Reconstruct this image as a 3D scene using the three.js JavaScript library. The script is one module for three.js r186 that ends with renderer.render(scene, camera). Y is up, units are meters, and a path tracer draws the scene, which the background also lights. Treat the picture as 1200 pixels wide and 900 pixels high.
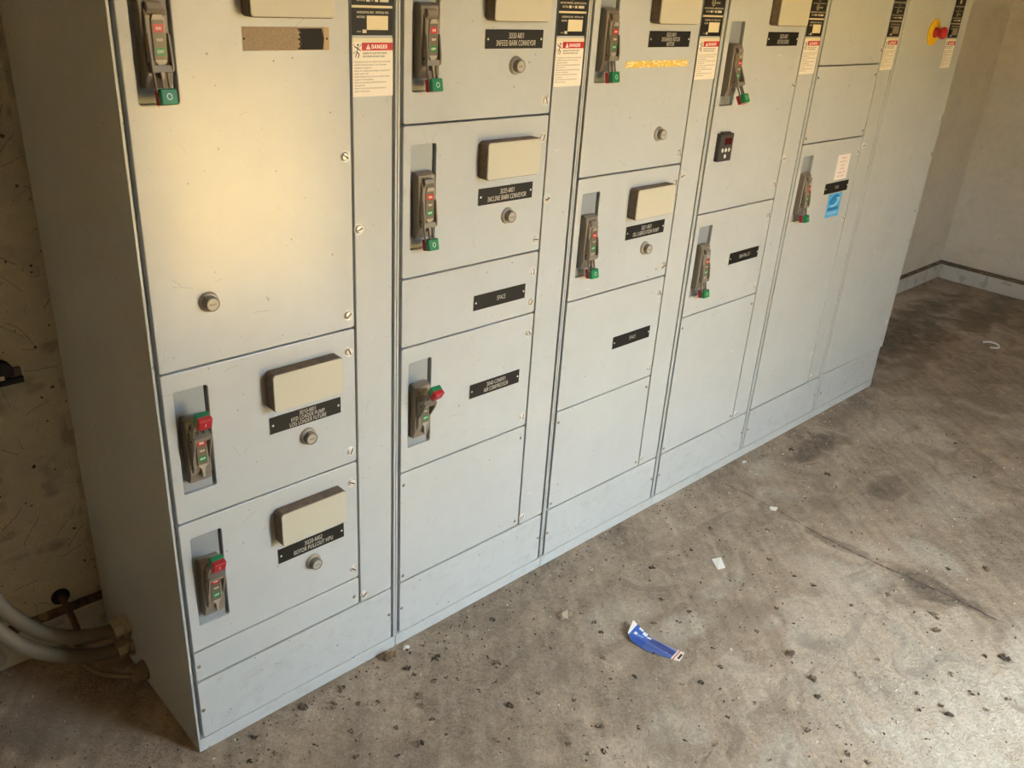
import * as THREE from 'three';
import { RoundedBoxGeometry } from 'three/addons/geometries/RoundedBoxGeometry.js';
import { mergeGeometries } from 'three/addons/utils/BufferGeometryUtils.js';

// ---------------------------------------------------------------- camera, sky, sun, exposure
const scene = new THREE.Scene();
const EYE = new THREE.Vector3(-0.5026, 1.5295, 1.3588), YAW = 0.7848, PITCH = -0.4407, ROLL = 0.0676;
const camera = new THREE.PerspectiveCamera(2 * Math.atan(450 / 1024.14) * 180 / Math.PI, 4 / 3, 0.05, 200);
{
  const fw = new THREE.Vector3(Math.sin(YAW) * Math.cos(PITCH), Math.sin(PITCH), -Math.cos(YAW) * Math.cos(PITCH));
  const r0 = fw.clone().cross(new THREE.Vector3(0, 1, 0)).normalize(), u0 = r0.clone().cross(fw);
  camera.up.copy(u0.multiplyScalar(Math.cos(ROLL)).addScaledVector(r0, -Math.sin(ROLL)));
  camera.position.copy(EYE);
  camera.lookAt(EYE.clone().add(fw));
}
const renderer = new THREE.WebGLRenderer({ antialias: true });
renderer.toneMapping = THREE.LinearToneMapping;
renderer.toneMappingExposure = 7.8;
renderer.shadowMap.enabled = true;
renderer.shadowMap.type = THREE.PCFSoftShadowMap;

// bright hazy daytime sky: even round the horizon, pale blue low down, white overhead
{
  const W = 64, H = 64, d = new Float32Array(W * H * 4);
  for (let j = 0; j < H; j++) {
    const el = Math.max(0, ((j + 0.5) / H - 0.5) * 2);
    const t = Math.pow(el, 0.55);
    for (let i = 0; i < W; i++) {
      const k = (j * W + i) * 4;
      d[k] = 0.76 + (0.95 - 0.76) * t; d[k + 1] = 1.08 + (0.98 - 1.08) * t; d[k + 2] = 1.42 + (0.92 - 1.42) * t; d[k + 3] = 1;
    }
  }
  const sky = new THREE.DataTexture(d, W, H, THREE.RGBAFormat, THREE.FloatType);
  sky.mapping = THREE.EquirectangularReflectionMapping;
  sky.magFilter = THREE.LinearFilter; sky.minFilter = THREE.LinearFilter; sky.needsUpdate = true;
  scene.background = sky;
  scene.backgroundIntensity = 2.6;
}
const sun = new THREE.DirectionalLight(new THREE.Color().setRGB(1.0, 0.74, 0.36), 7.4);
sun.position.set(-9, 15, 3.2); sun.target.position.set(1.8, 0, 4);
sun.castShadow = true; sun.shadow.mapSize.set(2048, 2048); sun.shadow.bias = -0.0005;
Object.assign(sun.shadow.camera, { left: -14, right: 14, top: 14, bottom: -14, near: 0.5, far: 60 });
scene.add(sun, sun.target);

// ---------------------------------------------------------------- helpers
const I = 0.0254;                                    // one inch: the cabinets are built on an inch grid
function rng(seed) { let s = seed >>> 0; return () => { s = (s + 0x6D2B79F5) >>> 0; let t = s; t = Math.imul(t ^ (t >>> 15), t | 1); t ^= t + Math.imul(t ^ (t >>> 7), t | 61); return ((t ^ (t >>> 14)) >>> 0) / 4294967296; }; }
const taken = {};
function numbered(n) { const k = taken[n] = (taken[n] ?? -1) + 1; return k ? n + '_' + String(k).padStart(3, '0') : n; }
function mesh(name, geo, mat, parent) {
  const m = new THREE.Mesh(geo, mat);
  m.castShadow = m.receiveShadow = true;
  if (parent && parent !== scene) { m.name = name; parent.add(m); } else { m.name = numbered(name); scene.add(m); }
  return m;
}
function tag(o, label, category, group, kind) {
  o.userData.label = label; o.userData.category = category;
  if (group) o.userData.group = group;
  if (kind) o.userData.kind = kind;
  return o;
}
// uv in metres from the dominant axis of each normal
function metreUV(g, ox = 0, oy = 0) {
  const p = g.attributes.position, n = g.attributes.normal, uv = new Float32Array(p.count * 2);
  for (let i = 0; i < p.count; i++) {
    const ax = Math.abs(n.getX(i)), ay = Math.abs(n.getY(i)), az = Math.abs(n.getZ(i));
    let u, v;
    if (ax >= ay && ax >= az) { u = p.getZ(i); v = p.getY(i); } else if (ay >= az) { u = p.getX(i); v = p.getZ(i); } else { u = p.getX(i); v = p.getY(i); }
    uv[2 * i] = u + ox; uv[2 * i + 1] = v + oy;
  }
  g.setAttribute('uv', new THREE.BufferAttribute(uv, 2));
  return g;
}
function box(x0, x1, y0, y1, z0, z1, r = 0) {
  const w = x1 - x0, h = y1 - y0, d = z1 - z0;
  const g = r ? new RoundedBoxGeometry(w, h, d, 2, Math.min(r, w / 2.01, h / 2.01, d / 2.01)) : new THREE.BoxGeometry(w, h, d);
  g.translate((x0 + x1) / 2, (y0 + y1) / 2, (z0 + z1) / 2);
  return metreUV(g);
}
const join = (list) => mergeGeometries(list.map((g) => { const c = g.index ? g.toNonIndexed() : g; for (const k of Object.keys(c.attributes)) if (!['position', 'normal', 'uv'].includes(k)) c.deleteAttribute(k); return c; }));
function roundRect(s, x0, y0, x1, y1, r) {
  s.moveTo(x0 + r, y0); s.lineTo(x1 - r, y0); s.absarc(x1 - r, y0 + r, r, -Math.PI / 2, 0);
  s.lineTo(x1, y1 - r); s.absarc(x1 - r, y1 - r, r, 0, Math.PI / 2);
  s.lineTo(x0 + r, y1); s.absarc(x0 + r, y1 - r, r, Math.PI / 2, Math.PI);
  s.lineTo(x0, y0 + r); s.absarc(x0 + r, y0 + r, r, Math.PI, Math.PI * 1.5);
  return s;
}
// sheet metal panel with softly rounded front edges, front face at z = 0
function sheet(x0, y0, x1, y1, thick, holes = [], bevel = 0.0016, r = 0.003) {
  const s = roundRect(new THREE.Shape(), x0 + bevel, y0 + bevel, x1 - bevel, y1 - bevel, r);
  for (const h of holes) s.holes.push(roundRect(new THREE.Path(), h[0] - bevel, h[1] - bevel, h[2] + bevel, h[3] + bevel, 0.006));
  const g = new THREE.ExtrudeGeometry(s, { depth: thick - 2 * bevel, bevelEnabled: true, bevelThickness: bevel, bevelSize: bevel, bevelSegments: 2, curveSegments: 4 });
  g.translate(0, 0, -thick + bevel);
  return metreUV(g);
}
// turned round part, axis along z, profile of [radius, z]
function turned(profile, seg = 28) {
  const g = new THREE.LatheGeometry(profile.map(([r, z]) => new THREE.Vector2(r, z)), seg);
  g.rotateX(Math.PI / 2);
  return g;
}
const lin = (r, g, b) => new THREE.Color().setRGB(r, g, b);
const toS = (c) => Math.max(0, Math.min(255, Math.round(255 * (c <= 0.0031308 ? 12.92 * c : 1.055 * Math.pow(c, 1 / 2.4) - 0.055))));
function hash2(ix, iy, s) { let h = Math.imul(ix, 374761393) ^ Math.imul(iy, 668265263) ^ Math.imul(s, 1442695041); h = Math.imul(h ^ (h >>> 13), 1274126177); return ((h ^ (h >>> 16)) >>> 0) / 4294967296; }
function vnoise(x, y, s, period = 0) {
  const x0 = Math.floor(x), y0 = Math.floor(y); let fx = x - x0, fy = y - y0;
  fx = fx * fx * (3 - 2 * fx); fy = fy * fy * (3 - 2 * fy);
  const w = (a) => period ? ((a % period) + period) % period : a;
  const a = hash2(w(x0), w(y0), s), b = hash2(w(x0 + 1), w(y0), s), c = hash2(w(x0), w(y0 + 1), s), d = hash2(w(x0 + 1), w(y0 + 1), s);
  return a + (b - a) * fx + (c - a) * fy + (a - b - c + d) * fx * fy;
}
const sstep = (a, b, x) => { const t = Math.max(0, Math.min(1, (x - a) / (b - a))); return t * t * (3 - 2 * t); };
function dataTex(N, M, fill, srgb) {
  const d = new Uint8Array(N * M * 4), o = [0, 0, 0];
  for (let j = 0; j < M; j++) for (let i = 0; i < N; i++) {
    fill(i, j, o); const k = (j * N + i) * 4;
    if (srgb) { d[k] = toS(o[0]); d[k + 1] = toS(o[1]); d[k + 2] = toS(o[2]); } else { d[k] = 255 * Math.min(1, Math.max(0, o[0])); d[k + 1] = 255 * Math.min(1, Math.max(0, o[1])); d[k + 2] = 255 * Math.min(1, Math.max(0, o[2])); }
    d[k + 3] = 255;
  }
  const t = new THREE.DataTexture(d, N, M); t.magFilter = THREE.LinearFilter; t.minFilter = THREE.LinearMipmapLinearFilter; t.generateMipmaps = true;
  t.wrapS = t.wrapT = THREE.RepeatWrapping; if (srgb) t.colorSpace = THREE.SRGBColorSpace; t.needsUpdate = true;
  return t;
}
function canvasTex(w, h, draw) {
  const c = document.createElement('canvas'); c.width = w; c.height = h;
  draw(c.getContext('2d'), w, h);
  const t = new THREE.CanvasTexture(c); t.colorSpace = THREE.SRGBColorSpace; t.anisotropy = 8;
  return t;
}
function std(color, roughness, extra = {}) { return new THREE.MeshStandardMaterial({ color, roughness, metalness: 0, ...extra }); }

// marks on a surface: specks and scratches stamped into a factor map
function markMap(N, seed, specks, scratches, metres, speckSize, scratchLong, fat = 0) {
  const f = new Float32Array(N * N).fill(0), R = rng(seed), px = N / metres;
  const put = (x, y, v) => { const i = ((Math.round(x) % N) + N) % N, j = ((Math.round(y) % N) + N) % N; f[j * N + i] = Math.max(f[j * N + i], v); };
  for (let k = 0; k < specks; k++) {
    const cx = R() * N, cy = R() * N, r = speckSize * px * (0.35 + R() * R() * 1.3), v = 0.35 + 0.6 * R(), e = 0.6 + R() * 0.8, a = R() * 3.14;
    for (let y = -r * 1.6; y <= r * 1.6; y += 0.7) for (let x = -r * 1.6; x <= r * 1.6; x += 0.7) {
      const u = x * Math.cos(a) + y * Math.sin(a), w = (-x * Math.sin(a) + y * Math.cos(a)) * e;
      if (u * u + w * w < r * r * (0.7 + 0.6 * hash2(Math.round(x), Math.round(y), k))) put(cx + x, cy + y, v);
    }
  }
  for (let k = 0; k < scratches; k++) {
    let x = R() * N, y = R() * N, a = R() * 6.28; const L = scratchLong * px * (0.2 + R()), v = 0.2 + 0.5 * R();
    for (let s = 0; s < L; s += 0.6) { a += (R() - 0.5) * 0.12; x += Math.cos(a) * 0.6; y += Math.sin(a) * 0.6; if (R() > 0.25) { const q = v * (0.5 + 0.5 * R()); put(x, y, q); if (fat) { put(x + 1, y, q * fat); put(x, y + 1, q * fat); } } }
  }
  return f;
}

// ---------------------------------------------------------------- materials
const paintMarks = markMap(1024, 11, 210, 34, 0.9, 0.0013, 0.03);
const paintTex = dataTex(1024, 1024, (i, j, o) => {
  const u = i / 1024, v = j / 1024;
  const n = 0.955 + 0.05 * vnoise(u * 8, v * 8, 1, 8) + 0.03 * vnoise(u * 40, v * 40, 2, 40) + 0.015 * vnoise(u * 256, v * 256, 3, 256);
  const sm = sstep(0.72, 0.9, vnoise(u * 18, v * 14 + 3 * vnoise(u * 6, v * 6, 9, 6), 4, 0)) * 0.025 * (0.4 + 0.6 * vnoise(u * 90, v * 90, 8, 90));
  const m = paintMarks[j * 1024 + i] * 0.8;
  const b = n - sm;
  o[0] = (0.55 * b) * (1 - m) + 0.07 * m; o[1] = (0.575 * b) * (1 - m) + 0.055 * m; o[2] = (0.568 * b) * (1 - m) + 0.04 * m;
}, true);
paintTex.repeat.set(1 / 0.9, 1 / 0.9);
const paintRough = dataTex(512, 512, (i, j, o) => { const u = i / 512, v = j / 512; o[0] = o[1] = o[2] = 0.20 + 0.06 * vnoise(u * 10, v * 10, 21, 10) + 0.05 * vnoise(u * 60, v * 60, 22, 60); }, false);
paintRough.repeat.set(1 / 0.9, 1 / 0.9);
const scuffedMarks = markMap(1024, 17, 330, 120, 0.9, 0.0016, 0.035);
const paintScuffTex = dataTex(1024, 1024, (i, j, o) => {
  const u = i / 1024, v = j / 1024;
  const b = 0.95 + 0.05 * vnoise(u * 8, v * 8, 5, 8) + 0.04 * vnoise(u * 44, v * 44, 6, 44) + 0.02 * vnoise(u * 256, v * 256, 7, 256);
  const m = Math.min(1, scuffedMarks[j * 1024 + i] * 0.85 + 0.10 * sstep(0.66, 0.86, vnoise(u * 34, v * 60, 12, 0)) * vnoise(u * 120, v * 120, 13, 120));
  o[0] = 0.55 * b * (1 - m) + 0.09 * m; o[1] = 0.575 * b * (1 - m) + 0.07 * m; o[2] = 0.568 * b * (1 - m) + 0.05 * m;
}, true);
paintScuffTex.repeat.set(1 / 0.9, 1 / 0.9);
const M = {};
M.paintScuffed = std(0xffffff, 0.9, { map: paintScuffTex, roughnessMap: paintRough });
M.paint = std(0xffffff, 0.9, { map: paintTex, roughnessMap: paintRough });
M.galv = std(lin(0.32, 0.355, 0.38), 0.45, { metalness: 0.2 });
M.zinc = std(lin(0.72, 0.70, 0.65), 0.3, { metalness: 0.4 });
M.steel = std(lin(0.55, 0.53, 0.50), 0.35, { metalness: 0.8 });
M.bronze = std(lin(0.255, 0.222, 0.18), 0.45, { metalness: 0.1 });
M.bronzeLight = std(lin(0.42, 0.375, 0.31), 0.42, { metalness: 0.1 });
M.dark = std(lin(0.02, 0.018, 0.016), 0.7);
M.red = std(lin(0.50, 0.022, 0.03), 0.38);
M.green = std(lin(0.012, 0.22, 0.085), 0.38);
M.white = std(lin(0.82, 0.81, 0.77), 0.45);
const grimeTex = dataTex(256, 256, (i, j, o) => { const u = i / 256, v = j / 256, n = 0.6 + 0.4 * vnoise(u * 60, v * 60, 141, 60) + 0.35 * vnoise(u * 14, v * 14, 142, 14) + (vnoise(u * 120, v * 120, 143, 120) > 0.86 ? 0.6 : 0); o[0] = 0.185 * n; o[1] = 0.142 * n; o[2] = 0.105 * n; }, true);
grimeTex.repeat.set(6, 6);
M.grime = std(0xffffff, 0.85, { map: grimeTex });
M.ivory = std(lin(0.60, 0.575, 0.46), 0.42);
M.laminateEdge = std(lin(0.75, 0.73, 0.68), 0.5);
M.rubber = std(lin(0.045, 0.042, 0.04), 0.6);
M.yellow = std(lin(0.85, 0.52, 0.01), 0.4);
M.conduit = std(lin(0.18, 0.148, 0.10), 0.55);
M.brass = std(lin(0.46, 0.41, 0.29), 0.3, { metalness: 0.7 });
M.rustCable = std(lin(0.14, 0.075, 0.04), 0.7);
M.cable = std(lin(0.22, 0.185, 0.13), 0.65);

const wallMarks = markMap(1024, 33, 60, 26, 1.3, 0.0018, 0.05);
const wallTex = dataTex(1024, 1024, (i, j, o) => {
  const u = i / 1024, v = j / 1024;
  const n = 0.90 + 0.09 * vnoise(u * 9, v * 9, 31, 9) + 0.06 * vnoise(u * 50, v * 50, 32, 50) + 0.05 * vnoise(u * 300, v * 300, 33, 300);
  const g = sstep(0.62, 0.85, vnoise(u * 14, v * 20, 34, 0)) * 0.07 * vnoise(u * 70, v * 70, 35, 70);
  const m = Math.min(1, wallMarks[j * 1024 + i] * 1.0 + g);
  o[0] = 0.82 * n * (1 - m) + 0.10 * m; o[1] = 0.77 * n * (1 - m) + 0.075 * m; o[2] = 0.66 * n * (1 - m) + 0.05 * m;
}, true);
wallTex.repeat.set(1 / 1.3, 1 / 1.3);
const wallBump = dataTex(512, 512, (i, j, o) => { const u = i / 512, v = j / 512; o[0] = o[1] = o[2] = 0.6 * vnoise(u * 128, v * 128, 41, 128) + 0.4 * vnoise(u * 40, v * 40, 42, 40); }, false);
wallBump.repeat.set(1 / 0.5, 1 / 0.5);
M.wall = std(0xffffff, 0.62, { map: wallTex, bumpMap: wallBump, bumpScale: 0.0008 });
const scuffMarks = markMap(1024, 37, 300, 170, 0.9, 0.0027, 0.075, 0.8);
const scuffTex = dataTex(1024, 1024, (i, j, o) => {
  const u = i / 1024, v = j / 1024, n = 0.86 + 0.13 * vnoise(u * 7, v * 7, 36, 7) + 0.08 * vnoise(u * 50, v * 50, 37, 50) + 0.08 * vnoise(u * 260, v * 260, 38, 260);
  const g = sstep(0.6, 0.85, vnoise(u * 16, v * 22 + 2 * vnoise(u * 5, v * 5, 39, 5), 40, 0)) * 0.4 * vnoise(u * 60, v * 60, 45, 60), m = Math.min(1, scuffMarks[j * 1024 + i] * 1.15 + g);
  o[0] = 0.80 * n * (1 - m) + 0.08 * m; o[1] = 0.74 * n * (1 - m) + 0.06 * m; o[2] = 0.60 * n * (1 - m) + 0.04 * m;
}, true);
scuffTex.repeat.set(1 / 0.9, 1 / 0.9);
M.wallScuffed = std(0xffffff, 0.65, { map: scuffTex, bumpMap: wallBump, bumpScale: 0.0012 });
const curbTex = dataTex(512, 512, (i, j, o) => {
  const u = i / 512, v = j / 512, n = 0.88 + 0.12 * vnoise(u * 20, v * 20, 51, 20), s = sstep(0.7, 0.86, vnoise(u * 30, v * 30, 52, 30)) * 0.35;
  o[0] = 0.68 * n * (1 - s) + 0.2 * s; o[1] = 0.665 * n * (1 - s) + 0.16 * s; o[2] = 0.60 * n * (1 - s) + 0.12 * s;
}, true);
M.curb = std(0xffffff, 0.7, { map: curbTex });
const dirtTex = dataTex(256, 256, (i, j, o) => {
  const u = i / 256, v = j / 256, n = vnoise(u * 40, v * 40, 61, 40), k = sstep(0.72, 0.8, vnoise(u * 16, v * 16, 62, 16)) * 0.6;
  o[0] = 0.09 + 0.12 * n + 0.3 * k; o[1] = 0.068 + 0.09 * n + 0.28 * k; o[2] = 0.045 + 0.06 * n + 0.23 * k;
}, true);
dirtTex.repeat.set(2.5, 2.5);
M.dirt = std(0xffffff, 0.95, { map: dirtTex });
M.exterior = std(lin(0.55, 0.52, 0.46), 0.8);
M.ceiling = std(lin(0.46, 0.39, 0.29), 0.85);
M.board = std(lin(0.62, 0.52, 0.36), 0.8);

// concrete floor: dust film, worn pale cement, stains, one saw-cut joint
const FX0 = -1.6, FX1 = 5.04, FZ0 = -0.54, FZ1 = 2.28;
const stains = [ // x, z, rx, rz, strength
  [2.43, 0.15, 0.11, 0.055, 0.95], [2.27, 0.13, 0.10, 0.04, 0.9], [2.27, 0.43, 0.08, 0.055, 0.75], [2.0, 0.34, 0.07, 0.05, 0.3], [1.30, 0.50, 0.10, 0.07, 0.35],
  [1.825, 0.80, 0.045, 0.14, 0.95], [1.832, 0.50, 0.02, 0.11, 0.8], [3.75, -0.20, 0.55, 0.16, 0.97], [4.25, -0.28, 0.45, 0.09, 0.9], [4.5, -0.05, 0.5, 0.11, 0.75], [3.4, 0.0, 0.3, 0.07, 0.6],
  [4.7, 0.25, 0.35, 0.16, 0.45], [0.75, 0.64, 0.05, 0.04, 0.3], [3.2, 0.38, 0.25, 0.09, 0.25], [-0.15, -0.3, 0.22, 0.16, 0.6], [2.75, 0.06, 0.2, 0.045, 0.35], [2.95, 0.85, 0.35, 0.12, 0.3],
];
const pale = [ // clean cement showing through
  [1.66, 0.62, 0.09, 0.10, 0.65], [1.42, 0.70, 0.10, 0.09, 0.5], [1.28, 0.86, 0.16, 0.11, 0.35], [1.50, 0.95, 0.16, 0.12, 0.6], [1.25, 1.1, 0.3, 0.16, 0.9], [1.1, 0.42, 0.06, 0.05, 0.55],
  [1.36, 0.36, 0.07, 0.03, 0.45], [1.02, 0.29, 0.09, 0.03, 0.35], [1.9, 0.22, 0.09, 0.03, 0.4], [2.05, 0.12, 0.1, 0.04, 0.45], [1.95, 0.68, 0.05, 0.09, 0.6], [1.6, 1.2, 0.35, 0.2, 0.9], [2.4, 0.62, 0.2, 0.08, 0.4], [4.3, -0.42, 0.2, 0.05, 0.55], [4.25, -0.19, 0.18, 0.04, 0.5], [2.75, 0.25, 0.14, 0.05, 0.35], [0.8, 0.62, 0.06, 0.04, 0.4], [0.9, 0.85, 0.15, 0.08, 0.5],
];
const floorTex = dataTex(2048, 2048, (i, j, o) => {
  const x = FX0 + (i + 0.5) / 2048 * (FX1 - FX0), z = FZ0 + (j + 0.5) / 2048 * (FZ1 - FZ0);
  const w1 = vnoise(x * 9, z * 9, 71) - 0.5, w2 = vnoise(x * 9, z * 9, 72) - 0.5, w3 = vnoise(x * 30, z * 30, 73) - 0.5;
  const n1 = vnoise(x * 3.1, z * 3.1, 74), n2 = vnoise(x * 13 + w1 * 2, z * 13 + w2 * 2, 75), n3 = vnoise(x * 45, z * 45, 76), n4 = vnoise(x * 160, z * 160, 77), n5 = vnoise(x * 420, z * 420, 78);
  const sw = vnoise((x * 0.8 + z * 0.6) * 70, (z * 0.8 - x * 0.6) * 9, 79);       // broom strokes
  let cem = 0, dark = 0;
  for (const [a, b, rx, rz, s] of pale) { const dx = (x - a + w1 * 0.10) / rx, dz = (z - b + w2 * 0.10) / rz, q = dx * dx + dz * dz; if (q < 3) cem = Math.max(cem, s * (1 - sstep(0.1, 2.2, q + (n3 - 0.5) * 1.4 + (n2 - 0.5) * 1.6))); }
  for (const [a, b, rx, rz, s] of stains) { const dx = (x - a + w1 * 0.05) / rx, dz = (z - b + w2 * 0.05) / rz, q = dx * dx + dz * dz; if (q < 3) dark = Math.max(dark, s * (1 - sstep(0.15, 1.8, q + (n3 - 0.5) * 1.1 + (n2 - 0.5) * 1.3))); }
  cem = Math.max(cem, 0.35 * sstep(0.60, 0.86, n2 * 0.6 + n1 * 0.5) * sstep(0.3, 1.0, x));
  cem *= 0.55 + 0.3 * n3 + 0.3 * sw;
  dark = Math.max(dark, 0.35 * sstep(0.70, 0.88, vnoise(x * 12 + 5 + w1 * 3, z * 24 + 2 + w2 * 4, 81)) * (0.35 + n3 * 0.9));
  const jx = 1.828 + 0.012 * Math.sin(z * 9) + 0.004 * w3;
  const crack = z > 0.08 && z < 0.96 ? (1 - sstep(0.0015, 0.0042, Math.abs(x - jx + (n4 - 0.5) * 0.004))) * (z > 0.38 ? 0.85 : 0.45) * (0.5 + 0.5 * sstep(0.25, 0.5, vnoise(z * 40, 3, 82))) : 0;
  const edge = Math.max(0, crack);
  const t = 0.80 + 0.18 * (n1 - 0.5) + 0.22 * (n2 - 0.5) + 0.18 * (n3 - 0.5) + 0.20 * (n4 - 0.5) + 0.28 * (n5 - 0.5) + 0.20 * (sw - 0.5);
  let r = 0.47 * t, g = 0.37 * t, b = 0.275 * t;
  const ct = 0.95 + 0.25 * (n4 - 0.5) + 0.2 * (n5 - 0.5);
  r += (0.58 * ct - r) * cem; g += (0.53 * ct - g) * cem; b += (0.44 * ct - b) * cem;
  const dk = dark * Math.min(1, 0.45 + 0.5 * n3 + 0.5 * (n4 - 0.5));
  r += (0.075 - r) * dk; g += (0.055 - g) * dk; b += (0.042 - b) * dk;
  r += (0.05 - r) * edge; g += (0.038 - g) * edge; b += (0.03 - b) * edge;
  o[0] = r; o[1] = g; o[2] = b;
}, true);
floorTex.wrapS = floorTex.wrapT = THREE.ClampToEdgeWrapping;
const floorBump = dataTex(1024, 1024, (i, j, o) => { const u = i / 1024, v = j / 1024; o[0] = o[1] = o[2] = 0.45 * vnoise(u * 24, v * 24, 91, 24) + 0.3 * vnoise(u * 90, v * 90, 92, 90) + 0.25 * vnoise(u * 300, v * 300, 93, 300); }, false);
floorBump.repeat.set(9, 4);
M.floor = std(0xffffff, 0.86, { map: floorTex, bumpMap: floorBump, bumpScale: 0.004 });
M.bank = std(lin(0.17, 0.125, 0.075), 0.95);
M.ground = std(0xffffff, 0.95, { map: dataTex(512, 512, (i, j, o) => { const u = i / 512, v = j / 512, n = 0.8 + 0.2 * vnoise(u * 12, v * 12, 101, 12) + 0.2 * vnoise(u * 90, v * 90, 102, 90); o[0] = 0.55 * n; o[1] = 0.395 * n; o[2] = 0.135 * n; }, true) });

// ---------------------------------------------------------------- room
const RX0 = -1.9, DX0 = 0.915, DX1 = 1.825, DH = 2.055, CE = 2.75, TH = 0.1;
function struct(name, geo, mat, label, category) { return tag(mesh(name, geo, mat), label, category, null, 'structure'); }
{
  const fg = new THREE.BoxGeometry(FX1 - RX0 + 0.3, 0.1, FZ1 - FZ0 + 0.3);
  fg.translate((RX0 + FX1) / 2, -0.05, (FZ0 + FZ1) / 2);
  const p = fg.attributes.position, uv = fg.attributes.uv;
  for (let i = 0; i < p.count; i++) uv.setXY(i, (p.getX(i) - FX0) / (FX1 - FX0), (p.getZ(i) - FZ0) / (FZ1 - FZ0));
  struct('floor', fg, M.floor, 'dusty stained brown concrete floor with pale worn patches', 'floor');
}
struct('wall_back', box(RX0 - TH, 1.2, 0, CE, FZ0 - TH, FZ0), M.wallScuffed, 'scuffed cream wall panels behind the conduits', 'wall');
struct('wall_back_far', box(1.2, FX1 + TH, 0, CE, FZ0 - TH, FZ0), M.wall, 'clean cream wall behind the far cabinets', 'wall');
struct('wall_right', box(FX1, FX1 + TH, 0, CE, FZ0, FZ1), M.wall, 'cream end wall beyond the last cabinet', 'wall');
struct('wall_left', box(RX0 - TH, RX0, 0, CE, FZ0, FZ1), M.board, 'tan boarded end wall on the side of the conduits', 'wall');
struct('wall_front', join([box(RX0 - TH, DX0, 0, CE, FZ1, FZ1 + TH), box(DX1, FX1 + TH, 0, CE, FZ1, FZ1 + TH), box(DX0, DX1, DH, CE, FZ1, FZ1 + TH)]), M.board, 'tan boarded wall with the open doorway facing the cabinets', 'wall');
struct('ceiling', box(RX0 - 0.35, FX1 + 0.35, CE, CE + 0.12, FZ0 - 0.35, FZ1 + 0.3), M.ceiling, 'tan timber ceiling of the room', 'ceiling');
{ // concrete upstand with a dirty ledge along the back and end walls
  const cb = struct('baseboard_back', box(RX0, FX1, 0, 0.085, FZ0, -0.505, 0.004), M.curb, 'white concrete upstand along the foot of the back wall', 'upstand');
  mesh('ledge_dirt', box(RX0, FX1, 0.0845, 0.0885, FZ0 + 0.001, -0.5075), M.dirt, cb);
  const cr = struct('baseboard_right', box(4.96, FX1, 0, 0.085, -0.505, FZ1, 0.004), M.curb, 'white concrete upstand along the foot of the end wall', 'upstand');
  mesh('ledge_dirt', box(4.9625, FX1 - 0.001, 0.0845, 0.0885, -0.505, FZ1), M.dirt, cr);
}
{ // steel frame and sill of the open doorway
  const z0 = FZ1 - 0.012, z1 = FZ1 + TH + 0.012, f = 0.035;
  const d = struct('door_1', join([box(DX0, DX0 + f, 0, DH, z0, z1, 0.003), box(DX1 - f, DX1, 0, DH, z0, z1, 0.003), box(DX0 + f, DX1 - f, DH - f, DH, z0, z1, 0.003)]), M.exterior, 'plain steel frame of the open doorway', 'doorway');
  mesh('threshold', box(DX0 + f, DX1 - f, 0, 0.012, z0, z1, 0.003), M.steel, d);
}
tag(mesh('ground', box(-30, 34, -0.3, -0.06, FZ1 + 0.16, 60), M.ground), 'sunlit pale sandy yard outside the doorway', 'ground', null, 'structure');

{ // the yard ends at a bank of bark and earth
  const nx = 110, nz = 14, pos = [], idx = [];
  for (let i = 0; i <= nx; i++) for (let k = 0; k <= nz; k++) {
    const x = -30 + 64 * i / nx, t = k / nz, z = 9 + 9 * t + 0.6 * vnoise(x * 0.4, 7, 111), rise = sstep(0, 0.62, t);
    pos.push(x, -0.08 + rise * (5.0 - 1.3 * sstep(-4, 5, x) + 0.6 * (vnoise(x * 0.25, 3, 112) - 0.5)) + rise * 0.35 * (vnoise(x * 1.3, z * 1.3, 113) - 0.5), z);
    if (i < nx && k < nz) { const a = i * (nz + 1) + k, b = a + nz + 1; idx.push(a, a + 1, b, b, a + 1, b + 1); }
  }
  const g = new THREE.BufferGeometry(); g.setAttribute('position', new THREE.Float32BufferAttribute(pos, 3)); g.setIndex(idx); g.computeVertexNormals(); metreUV(g);
  tag(mesh('earth_bank', g, M.bank), 'dark bank of bark and earth along the far side of the yard', 'bank', null, 'structure');
}

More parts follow.
